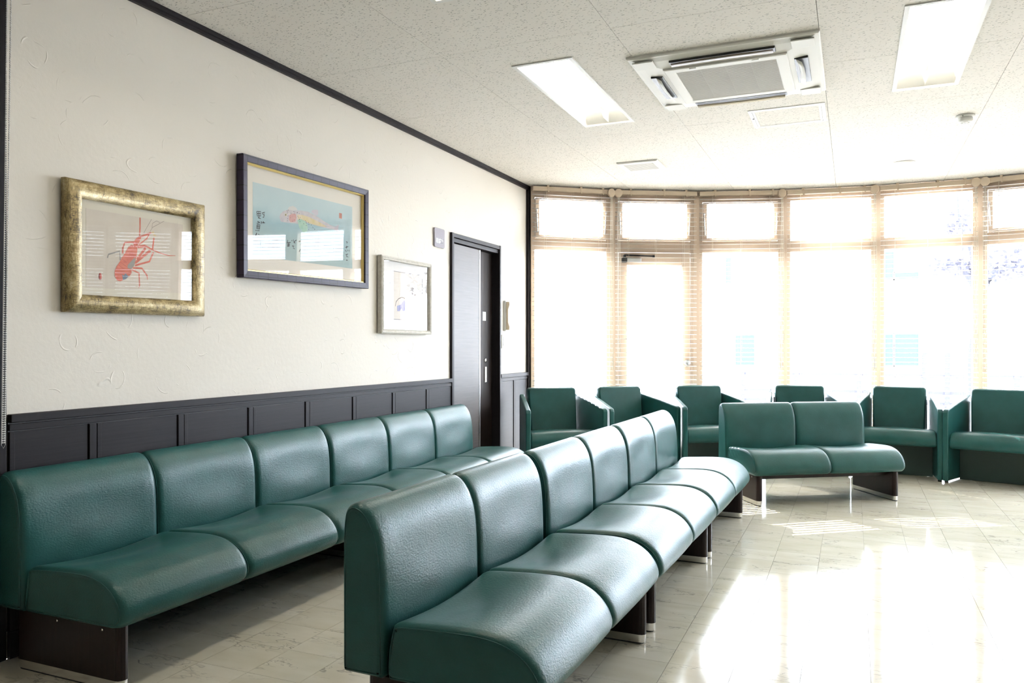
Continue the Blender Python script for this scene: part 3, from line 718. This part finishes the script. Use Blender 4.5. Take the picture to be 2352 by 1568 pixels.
LLAB = ['twin-tube ceiling light left of the air conditioner', 'twin-tube ceiling light right of the air conditioner', 'twin-tube ceiling light beyond the right edge of the picture', 'twin-tube ceiling light of which only the tip shows at the top edge']
for k, (x, y) in enumerate(LIGHTS):
    o = l0 if k == 0 else copy_tree(l0)
    o.location = (x, y, CZ); lab = LLAB[k]
    tag(o, lab, 'ceiling light', 'twin-tube ceiling lights')

# air conditioner cassette
ac = empty('air_conditioner', (-.6225, 4.51, CZ)); tag(ac, 'square ivory ceiling air conditioner with brown-stained grille', 'air conditioner')
A = .475
MB().frame(-A, A, -A, A, [(0, 0), (0, -.010), (.006, -.016), (.020, -.017), (.06, -.024), (.165, -.034), (.165, .02)]).obj('panel_frame', M['ac_white'], ac)
for sy, nm in ((-1, 'near'), (1, 'far')):
    y = sy * .375
    ya, yb = sorted((y - .032, y + .032))
    MB().box(-.265, .265, ya, yb, -.036, -.020).obj('outlet_shade_plate', M['black'], ac, .004)  # flat black plate, its colour stands in for the shade inside the slot
    v = MB(); rg = []
    for x in (-.255, -.12, 0, .12, .255):
        bow = .010 * (1 - (x / .255) ** 2)
        yy = y + sy * (.012 + bow); rg.append([(x, yy - .016, -.040), (x, yy + .016, -.046), (x, yy + .016, -.049), (x, yy - .016, -.043)])
    v.loft(rg, True, True, 0, True); v.obj('air_vane', simple('brown_vane', (0.13, 0.10, 0.075), 0.45) if sy < 0 else M['ac_grille'], ac)
for sx in (-1, 1):
    x = sx * .375
    xa, xb = sorted((x - .034, x + .034))
    MB().box(xa, xb, -.20, .20, -.036, -.020).obj('outlet_shade_plate', M['black'], ac, .004)  # side slots likewise: black plate in place of a shaded opening
    v = MB(); rg = []
    for y in (-.19, -.1, 0, .1, .19):
        bow = .014 * (1 - (y / .19) ** 2); xx = x - sx * .010 + sx * bow * .6
        rg.append([(xx - .014, y, -.034), (xx + .014, y, -.052), (xx + .014, y, -.055), (xx - .014, y, -.037)])
    v.loft(rg, True, True, 0, True); v.obj('air_vane', M['ac_white'], ac)
    for sy in (-1, 1):
        MB().box(sx * .395 - .055, sx * .395 + .055, sy * .395 - .055, sy * .395 + .055, -.0335, -.026).obj('corner_cover', M['ac_white'], ac, .003)
G = .335
gp = MB().frame(-G + .02, G - .02, -G + .02, G - .02, [(0, -.02), (0, -.040), (.006, -.044), (.052, -.044), (.058, -.040), (.058, -.02)]).obj('grille_frame', M['ac_white'], ac)
gi = G - .078
MB().box(-gi, gi, -gi, gi, -.036, -.030).obj('filter_sheet', M['ac_grille'], gp)
fn = MB(); k = -gi + .004
while k < gi:
    fn.box(-gi, gi, k, k + .0042, -.0425, -.036); k += .0135
for q in (-.13, 0, .13): fn.box(q - .001, q + .001, -gi, gi, -.041, -.036)
tag(fn.obj('grille_bars', M['ac_white'], gp), kind='stuff')
for q in (-.16, .16): MB().box(q - .018, q + .018, -G + .034, -G + .046, -.047, -.043).obj('catch', M['white'], gp, .002)

# inspection hatch, exhaust grille, smoke detector, ceiling speaker
hx = empty('inspection_hatch', (-.395, 5.483, CZ)); tag(hx, 'white framed inspection hatch in the ceiling behind the air conditioner', 'hatch')
MB().frame(-.232, .232, -.216, .216, [(0, .001), (0, -.004), (.022, -.005), (.022, .001)]).obj('hatch_frame', M['white'], hx)
MB().frame(-.208, .208, -.192, .192, [(0, .001), (0, -.004), (.014, -.004), (.014, .001)]).obj('lid_frame', M['white'], hx)
MB().box(-.194, .194, -.178, .178, -.0022, .001).obj('lid_board', M['ceiling'], hx)
MB().lathe([(0, 0), (.006, 0), (.005, -.003), (0, -.003)], (-.216, -.03, -.005), 10).obj('latch', M['black'], hx)
ex = empty('exhaust_grille', (-1.633, 6.50, CZ)); tag(ex, 'small square white exhaust grille on the ceiling near the windows', 'vent')
MB().frame(-.17, .17, -.17, .17, [(0, 0), (0, -.008), (.008, -.014), (.045, -.016), (.045, 0)]).obj('grille_frame', M['white'], ex)
MB().box(-.125, .125, -.125, .125, -.008, -.004).obj('grille_backing', M['ac_grille'], ex)
for k in range(13):
    y = -.118 + k * .0196; MB().box(-.125, .125, y - .004, y + .004, -.016, -.008).obj('grille_slat', M['white'], ex)
sd = empty('smoke_detector', (.676, 5.94, CZ)); tag(sd, 'round white smoke detector on the ceiling', 'smoke detector')
MB().lathe([(0, 0), (.056, 0), (.056, -.012), (.052, -.018), (0, -.018)], (0, 0, 0), 28).obj('detector_base', M['white'], sd)
MB().lathe([(0, -.018), (.044, -.018), (.046, -.034), (.038, -.046), (.030, -.047), (.028, -.042), (0, -.042)], (0, 0, 0), 28).obj('detector_head', M['white'], sd)
MB().lathe([(0, -.042), (.016, -.042), (.015, -.048), (0, -.049)], (0, 0, 0), 16).obj('sensor_cap', M['ac_white'], sd)
MB().lathe([(0, -.002), (.003, -.002), (.002, .002), (0, .002)], (-.02, -.0505, -.015), 8, 'Y').obj('indicator', M['black'], sd)
sp = empty('ceiling_speaker', (.387, 7.268, CZ)); tag(sp, 'flat round white ceiling speaker close to the bay windows', 'speaker')
MB().lathe([(0, 0), (.085, 0), (.085, -.004), (.074, -.009), (.066, -.005), (0, -.005)], (0, 0, 0), 32).obj('speaker_ring', M['white'], sp)
MB().lathe([(0, -.004), (.066, -.004), (.05, -.007), (0, -.009)], (0, 0, 0), 32).obj('speaker_grille', simple('speaker_mesh', (.6, .59, .56), .6), sp)

# ------------------------------------------------------------------ framed pictures
def picture(name, label, yc, zc, roll, tilt, standoff):
    o = empty(name)
    R = Matrix(((0, 0, 1, 0), (1, 0, 0, 0), (0, 1, 0, 0), (0, 0, 0, 1)))
    o.matrix_world = Matrix.Translation((WX + standoff, yc, zc)) @ R @ Matrix.Rotation(roll, 4, 'Z') @ Matrix.Rotation(tilt, 4, 'X')
    tag(o, label, 'picture', 'framed pictures on the left wall'); return o
def sheet(mb, poly, z, mi=0):
    return mb.add([(x, y, z) for x, y in poly], [tuple(range(len(poly)))], mi)
def stroke(mb, pts, w, z, mi=0):
    pts = [Vector((p[0] / 1000, p[1] / 1000)) for p in pts]; n = len(pts); L_, R_ = [], []
    for i, p in enumerate(pts):
        d = pts[min(i + 1, n - 1)] - pts[max(i - 1, 0)]
        if d.length < 1e-6: d = Vector((1, 0))
        d.normalize(); ww = (w[i] if isinstance(w, list) else w) / 2
        L_.append((p.x - d.y * ww, p.y + d.x * ww, z)); R_.append((p.x + d.y * ww, p.y - d.x * ww, z))
    mb.add(L_ + R_, [(i, i + 1, n + i + 1, n + i) for i in range(n - 1)], mi)
def mm(poly): return [(x / 1000, y / 1000) for x, y in poly]
def shape(name, poly, z, mat, parent):
    me = bpy.data.meshes.new(name); bm = bmesh.new()
    f = bm.faces.new([bm.verts.new((x, y, z)) for x, y in poly]); bmesh.ops.triangulate(bm, faces=[f]); bmesh.ops.recalc_face_normals(bm, faces=bm.faces)
    if bm.faces[:] and bm.faces[:][0].normal.z < 0: bmesh.ops.reverse_faces(bm, faces=bm.faces)
    bm.to_mesh(me); bm.free(); me.materials.append(mat); return link(name, me, parent)
def mottled(name, c0, c1, sc=9.0):
    m, nt, b = new_mat(name); n = noise(nt, coords(nt), sc, 4)
    nt.links.new(ramp(nt, n.outputs['Fac'], [(0.3, c0), (0.7, c1)]), b.inputs['Base Color']); setp(b, rough=0.8, spec=0.2); return m
PM = {'mat': simple('ivory_mount', (.70, .64, .52), .85), 'paper': mottled('aged_paper', (.62, .54, .45), (.70, .63, .54), 7), 'red': mottled('red_ink', (.50, .12, .085), (.60, .20, .14), 40),
      'grey': simple('grey_ink', (.30, .28, .25), .8), 'slate': simple('slate_ink', (.15, .19, .24), .8), 'line': simple('thin_ink', (.26, .20, .16), .8), 'yellow': simple('ochre_ink', (.68, .52, .28), .8),
      'stamp': simple('seal_red', (.36, .06, .045), .8), 'darkred': simple('dark_red_ink', (.38, .09, .08), .8)}
# lobster in the gold frame
pg = picture('framed_picture', 'gold framed lobster painting, nearest of the three pictures', 2.478, 1.547, math.radians(.5), math.radians(.6), .026)
w_, h_ = .358, .263
MB().frame(-w_, w_, -h_, h_, [(0, -.018), (0, .004), (.006, .014), (.022, .024), (.042, .026), (.060, .020), (.070, .010), (.072, -.002), (.072, -.018)], 0, True).obj('picture_frame', M['gold'], pg)
MB().box(-w_ + .01, w_ - .01, -h_ + .01, h_ - .01, -.020, -.010).obj('backing_board', M['black'], pg)
MB().box(-.29, .29, -.198, .198, -.010, -.006).obj('mount', PM['mat'], pg)
MB().box(-.258, .240, -.160, .156, -.006, -.0055).obj('painting_paper', PM['paper'], pg)
lob = empty('lobster_print'); lob.parent = pg
shape('lobster_body', mm(LOB_POLY['body']), -.0048, PM['red'], lob); shape('lobster_head', mm(LOB_POLY['head']), -.0046, PM['red'], lob)
shape('underside', mm(LOB_POLY['grey']), -.0044, PM['grey'], lob); shape('tail_fan', mm(LOB_POLY['tail']), -.0044, PM['slate'], lob)
lw = [.0065, .0075, .006, .012, [.008, .006, .005, .004, .002], .011, .012, [.008, .008], .007, .008, [.008, .008, .007, .002], [.007, .007, .006, .002], .0016, .0016, .0016, .008, .0055] + [.0016] * 7
lm = [0, 0, 1, 0, 0, 0, 0, 0, 2, 0, 0, 0, 3, 3, 3, 0, 0] + [4] * 7
limbs = MB()
for s_, wd, mi in zip(LOB_STROKE, lw, lm): stroke(limbs, s_, wd, -.0050 if mi != 4 else -.0042, mi)
limbs.obj('limbs_and_feelers', [PM['red'], PM['grey'], PM['yellow'], PM['line'], PM['darkred']], lob)
el = MB().lathe([(0, 0), (.0085, 0), (.0085, .0004), (0, .0004)], (0, 0, 0), 18).obj('red_seal', PM['stamp'], pg, loc=(-.194, -.113, -.0055)); el.scale = (.85, 1.7, 1)
sheet(MB(), [(-.29, -.198), (.29, -.198), (.29, .198), (-.29, .198)], .0045).obj('glass', M['picture_glass'], pg)

# fish and brush writing in the dark frame
pf = picture('framed_picture', 'dark framed fish painting with brush writing, highest of the three pictures', 3.63, 1.809, math.radians(.8), math.radians(.5), .028)
w_, h_ = .556, .310
def mat_lacquer():
    m, nt, b = new_mat('segmented_lacquer'); setp(b, rough=.4, spec=.18)
    v = coords(nt); s = node(nt, 'ShaderNodeSeparateXYZ'); nt.links.new(v, s.inputs[0])
    t = None
    for k in (0, 1):
        f = math_n(nt, 'FRACT', math_n(nt, 'DIVIDE', s.outputs[k], .075)); l = math_n(nt, 'LESS_THAN', f, .06); t = l if t is None else math_n(nt, 'MAXIMUM', t, l)
    nt.links.new(mix(nt, t, (.030, .023, .042), (.010, .008, .010)), b.inputs['Base Color']); return m
LQ = mat_lacquer()
MB().frame(-w_, w_, -h_, h_, [(0, -.018), (0, .020), (.003, .024), (.034, .021), (.036, .018), (.036, -.018)]).obj('picture_frame', LQ, pf)
MB().frame(-w_ + .036, w_ - .036, -h_ + .036, h_ - .036, [(0, -.010), (0, .012), (.005, .013), (.009, .004), (.009, -.010)]).obj('gilt_slip', simple('gilt', (.75, .58, .22), .3, metal=.8), pf)
MB().box(-w_ + .01, w_ - .01, -h_ + .01, h_ - .01, -.020, -.010).obj('backing_board', M['black'], pf)
MB().box(-.52, .52, -.274, .274, -.010, -.006).obj('mount', simple('cream_mount', (.74, .68, .59), .85), pf)
pm_, nt, b = new_mat('washed_blue_paper'); v = coords(nt); s = node(nt, 'ShaderNodeSeparateXYZ'); nt.links.new(v, s.inputs[0])
n = noise(nt, v, 4.0, 3); tt = math_n(nt, 'ADD', math_n(nt, 'MULTIPLY', s.outputs[1], 2.2), math_n(nt, 'MULTIPLY', n.outputs['Fac'], .5))
nt.links.new(ramp(nt, tt, [(0.0, (.38, .48, .47)), (.25, (.34, .47, .50)), (.42, (.46, .57, .58)), (.7, (.52, .61, .61))]), b.inputs['Base Color']); setp(b, rough=.85, spec=.2)
MB().box(-.455, .418, -.192, .186, -.006, -.0055).obj('painting_paper', pm_, pf)
fish = empty('fish_print'); fish.parent = pf
FM = {'body': mottled('fish_skin', (.46, .42, .46), (.58, .53, .52), 30), 'belly': mottled('fish_yellow', (.60, .50, .26), (.66, .56, .42), 30), 'cheek': mottled('fish_red', (.50, .25, .24), (.55, .34, .30), 40),
      'dorsal': simple('fish_lilac', (.55, .50, .54), .8), 'fin': mottled('fish_green', (.30, .50, .40), (.45, .60, .48), 25), 'crest': simple('fish_pale', (.60, .57, .54), .8), 'tail': simple('fish_tail', (.48, .43, .46), .8)}
for k_, z_ in (('crest', -.0051), ('dorsal', -.0051), ('tail', -.0051), ('body', -.0049), ('belly', -.0047), ('cheek', -.0046), ('fin', -.0045)): shape('fish_' + k_, mm(FISH_POLY[k_]), z_, FM[k_], fish)
INK = simple('sumi_ink', (.035, .030, .032), .8)
ey = MB().lathe([(0, 0), (.0075, 0), (.0075, .0003), (0, .0003)], (-.2, .052, -.0044), 14, mi=1); ey.lathe([(0, 0), (.0035, 0), (.0035, .0006), (0, .0006)], (-.2, .052, -.0043), 12, mi=0)
ey.obj('fish_eye', [INK, simple('eye_pale', (.72, .66, .40), .7)], fish)
rs = random.Random(5); sp_ = MB()
for k in range(46):
    t_ = rs.random(); x = -.19 + .30 * t_; y = .066 - .16 * max(0, t_ - .35) ** 1.1 + rs.uniform(-.035, .03) * (1 - .4 * t_)
    sp_.lathe([(0, 0), (.002, 0), (.002, .0003), (0, .0003)], (x, y - .012, -.0042), 7)
tag(sp_.obj('fish_spots', INK, fish), kind='stuff')
wr_ = MB()
for s_ in KANJI: stroke(wr_, s_, [.0055 - .0018 * (i / max(1, len(s_) - 1)) for i in range(len(s_))], -.0048)
wr_.obj('brush_writing', INK, pf)
wr_ = MB()
for s_ in SMALL_WRITING: stroke(wr_, s_, .0016, -.0049)
wr_.obj('small_writing', simple('pale_ink', (.16, .17, .19), .8), pf)
MB().box(.283, .311, .099, .131, -.0055, -.0048).obj('red_seal', simple('seal_brown', (.34, .13, .09), .8), pf)
sheet(MB(), [(-.52, -.274), (.52, -.274), (.52, .274), (-.52, .274)], .0045).obj('glass', M['picture_glass'], pf)

# small pale picture
ps = picture('framed_picture', 'small silver framed print of two fruits beside the door', 4.681, 1.4845, 0.0, math.radians(0), .024)
w_, h_ = .329, .2555
SV = mottled('silver_moulding', (.50, .47, .40), (.62, .59, .53), 60)
MB().frame(-w_, w_, -h_, h_, [(0, -.016), (0, .014), (.008, .019), (.018, .014), (.024, .017), (.028, .008), (.028, -.016)], 0, False).obj('picture_frame', SV, ps)
MB().box(-w_ + .01, w_ - .01, -h_ + .01, h_ - .01, -.018, -.010).obj('backing_board', M['black'], ps)
MB().box(-.302, .302, -.229, .229, -.010, -.006).obj('mount', simple('white_mount', (.84, .82, .80), .85), ps)
MB().frame(-.192, .232, -.160, .166, [(0, -.006), (0, -.0050), (.0035, -.0050), (.0035, -.006)]).obj('ink_border', simple('border_grey', (.30, .28, .30), .8), ps)
MB().box(-.188, .228, -.156, .162, -.006, -.0056).obj('print_paper', simple('print_cream', (.76, .70, .64), .85), ps)
fr_ = empty('fruit_print'); fr_.parent = ps
shape('blue_fruit', mm(FRUIT_POLY['blue']), -.005, mottled('fruit_blue', (.22, .26, .48), (.36, .38, .58), 30), fr_)
shape('grey_fruit', mm(FRUIT_POLY['grey']), -.005, mottled('fruit_grey', (.30, .27, .26), (.55, .50, .46), 50), fr_)
ol = MB(); stroke(ol, FRUIT_POLY['bline'], .004, -.0048); ol.obj('fruit_outline', INK, fr_)
sheet(MB(), [(-.302, -.229), (.302, -.229), (.302, .229), (-.302, .229)], .0045).obj('glass', M['picture_glass'], ps)

# ------------------------------------------------------------------ room sign, wall phone, switch, bead chain
sg = empty('room_sign'); sg.matrix_world = Matrix.Translation((WX, 5.181, 1.953)) @ Matrix(((0, 0, 1, 0), (1, 0, 0, 0), (0, 1, 0, 0), (0, 0, 0, 1)))
tag(sg, 'grey rounded room sign with white Japanese characters beside the door', 'sign')
def rrect(w, h, r, n=5):
    o = []
    for cx_, cy_, a0 in ((w - r, h - r, 0), (-w + r, h - r, PI / 2), (-w + r, -h + r, PI), (w - r, -h + r, 3 * PI / 2)):
        for k in range(n): a = a0 + PI / 2 * k / (n - 1); o.append((cx_ + r * math.cos(a), cy_ + r * math.sin(a)))
    return o
MB().prism(rrect(.078, .072, .014), 'Z', .001, .014).obj('sign_plate', simple('sign_grey', (.27, .25, .28), .6, spec=.2), sg, .002)
tc_ = bpy.data.curves.new('sign_text', 'FONT'); tc_.body = '相談室'; tc_.size = .040; tc_.align_x = 'CENTER'; tc_.align_y = 'CENTER'; tc_.extrude = .0004; tc_.offset = .0008
to = bpy.data.objects.new('sign_text', tc_); COL.objects.link(to)
dg = bpy.context.evaluated_depsgraph_get(); tm = bpy.data.meshes.new_from_object(to.evaluated_get(dg)); bpy.data.objects.remove(to)
tm.materials.clear(); tm.materials.append(simple('sign_white', (.9, .9, .9), .5))
link('sign_lettering', tm, sg, loc=(0, -.026, .0146))
ip = empty('wall_intercom', (WX, 6.43, 1.412)); tag(ip, 'slim white intercom phone on the wall between door and corner post', 'intercom')
MB().box(0, .022, -.055, .055, -.135, .135).obj('intercom_body', M['white'], ip, .005)
hs = MB().loft([[(x_ + .022, -.045 + y_, z_) for x_, y_ in ((0, 0), (d_, 0), (d_, .042), (0, .042))] for z_, d_ in ((-.125, .030), (-.10, .034), (-.06, .020), (.06, .020), (.10, .034), (.125, .030))], True, True, 0, True)
hs.obj('handset', simple('handset_beige', (.72, .60, .44), .45), ip, .004)
MB().box(.022, .025, .012, .044, .03, .075).obj('call_button', simple('button_grey', (.4, .4, .4), .5), ip, .001)
sw = empty('light_switch', (WX, 6.365, 1.185)); tag(sw, 'small white light switch plate below the intercom', 'switch')
MB().box(0, .008, -.035, .035, -.06, .06).obj('switch_plate', M['white'], sw, .003)
MB().box(.008, .012, -.018, .018, -.04, .04).obj('rocker', simple('rocker_white', (.88, .87, .84), .4), sw, .002)
bc = empty('bead_chain', (WX + .03, 1.878, 0)); tag(bc, 'white ball chain of a roller blind hanging at the left edge', 'chain')
top, bot = [Vector((0, .016, 2.66)), Vector((0, .032, 2.66))], Vector((0.0, 0, .79))
bead = MB().lathe([(0, -.0032), (.0023, -.0023), (.0032, 0), (.0023, .0023), (0, .0032)], (0, 0, 0), 8)
cb = MB()
for tp in top:
    nB = 230
    for k in range(nB):
        q = tp.lerp(bot + Vector((0, (tp.y - .024) * .45, 0)), k / nB)
        o_ = len(cb.v); cb.add([(v_[0] + q.x, v_[1] + q.y, v_[2] + q.z) for v_ in bead.v], bead.f, 0, True)
tag(cb.obj('beads', M['white'], bc), kind='stuff')
MB().tube([top[0], bot + Vector((0, -.0072, 0)), bot + Vector((0, 0, -.012)), bot + Vector((0, .0072, 0)), top[1]], .0009, 4).obj('chain_string', M['white'], bc)

# ------------------------------------------------------------------ outside
GRD = simple('pale_paving', (.62, .61, .60), .8)
tag(MB().box(-60, 60, -30, 90, -.45, -.125).obj('ground', GRD), kind='structure')
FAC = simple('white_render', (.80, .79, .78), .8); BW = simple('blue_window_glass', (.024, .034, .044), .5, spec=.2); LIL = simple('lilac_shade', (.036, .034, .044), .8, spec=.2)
bd = empty('house', (0, 26, -.125)); tag(bd, 'pale house with blue windows across the road, seen faintly through the blinds', 'house')
MB().box(-9, 4.6, 0, 6, 0, 7.5).obj('house_wall', FAC, bd)
rf = MB().prism([(-.5, 7.5), (6.5, 7.5), (3, 9.2)], 'X', -9.4, 5.0).obj('house_roof', simple('grey_roof', (.30, .29, .30), .8), bd)
for x0_, x1_, z0_, z1_ in ((-3.46, -2.88, .65, 1.6), (.87, 1.10, .68, 1.6), (1.12, 1.76, .68, 1.6), (.87, 1.10, 3.25, 4.05), (1.12, 1.76, 3.25, 3.42), (-3.76, -3.60, 3.27, 4.1)):
    fo = MB().frame(x0_ - .04, x1_ + .04, z0_ - .04, z1_ + .04, [(0, 0), (0, .05), (.04, .05), (.04, 0)]).obj('house_window', FAC, bd, rot=(PI / 2, 0, 0))
    MB().box(x0_, x1_, -.03, -.01, z0_, z1_).obj('house_window_pane', BW, bd)
fe = empty('garden_fence', (0, 16, -.125)); tag(fe, 'low pale garden fence outside behind the fifth blind', 'fence')
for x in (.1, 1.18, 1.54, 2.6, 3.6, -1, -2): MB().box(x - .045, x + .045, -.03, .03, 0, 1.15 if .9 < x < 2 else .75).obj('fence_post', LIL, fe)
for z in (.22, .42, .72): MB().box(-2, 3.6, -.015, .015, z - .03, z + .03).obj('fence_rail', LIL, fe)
tr = empty('garden_tree', (1.78, 14, -.125)); tag(tr, 'leaning bare tree with a crooked branch outside the bay window', 'tree')
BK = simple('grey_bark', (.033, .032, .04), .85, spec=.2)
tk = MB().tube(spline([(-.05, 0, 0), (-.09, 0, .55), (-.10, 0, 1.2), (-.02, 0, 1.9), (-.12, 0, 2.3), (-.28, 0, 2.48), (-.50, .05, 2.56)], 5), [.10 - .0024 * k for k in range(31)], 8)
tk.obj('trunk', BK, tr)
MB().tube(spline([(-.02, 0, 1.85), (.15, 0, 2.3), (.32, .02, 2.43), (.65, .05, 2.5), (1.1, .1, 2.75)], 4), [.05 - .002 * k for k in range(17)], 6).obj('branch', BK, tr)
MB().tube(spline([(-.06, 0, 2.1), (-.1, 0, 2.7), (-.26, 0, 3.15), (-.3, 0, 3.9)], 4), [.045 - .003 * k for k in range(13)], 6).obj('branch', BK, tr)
lv = MB(); rl_ = random.Random(3)
for cx_, cz_, sx_, sz_, nL in ((-.35, 2.52, .18, .07, 130), (.35, 2.45, .35, .08, 150), (-.27, 3.1, .12, .15, 80), (.6, 2.7, .4, .12, 90)):
    for k in range(nL):
        q = Vector((rl_.gauss(cx_, sx_), rl_.gauss(0, .15), rl_.gauss(cz_, sz_))); a_ = Vector((rl_.uniform(-1, 1), rl_.uniform(-1, 1), rl_.uniform(-1, 1))).normalized() * .05; b_ = a_.cross(Vector((.3, .8, .5))).normalized() * .025
        lv.add([q - a_, q + b_, q + a_, q - b_], [(0, 1, 2, 3)])
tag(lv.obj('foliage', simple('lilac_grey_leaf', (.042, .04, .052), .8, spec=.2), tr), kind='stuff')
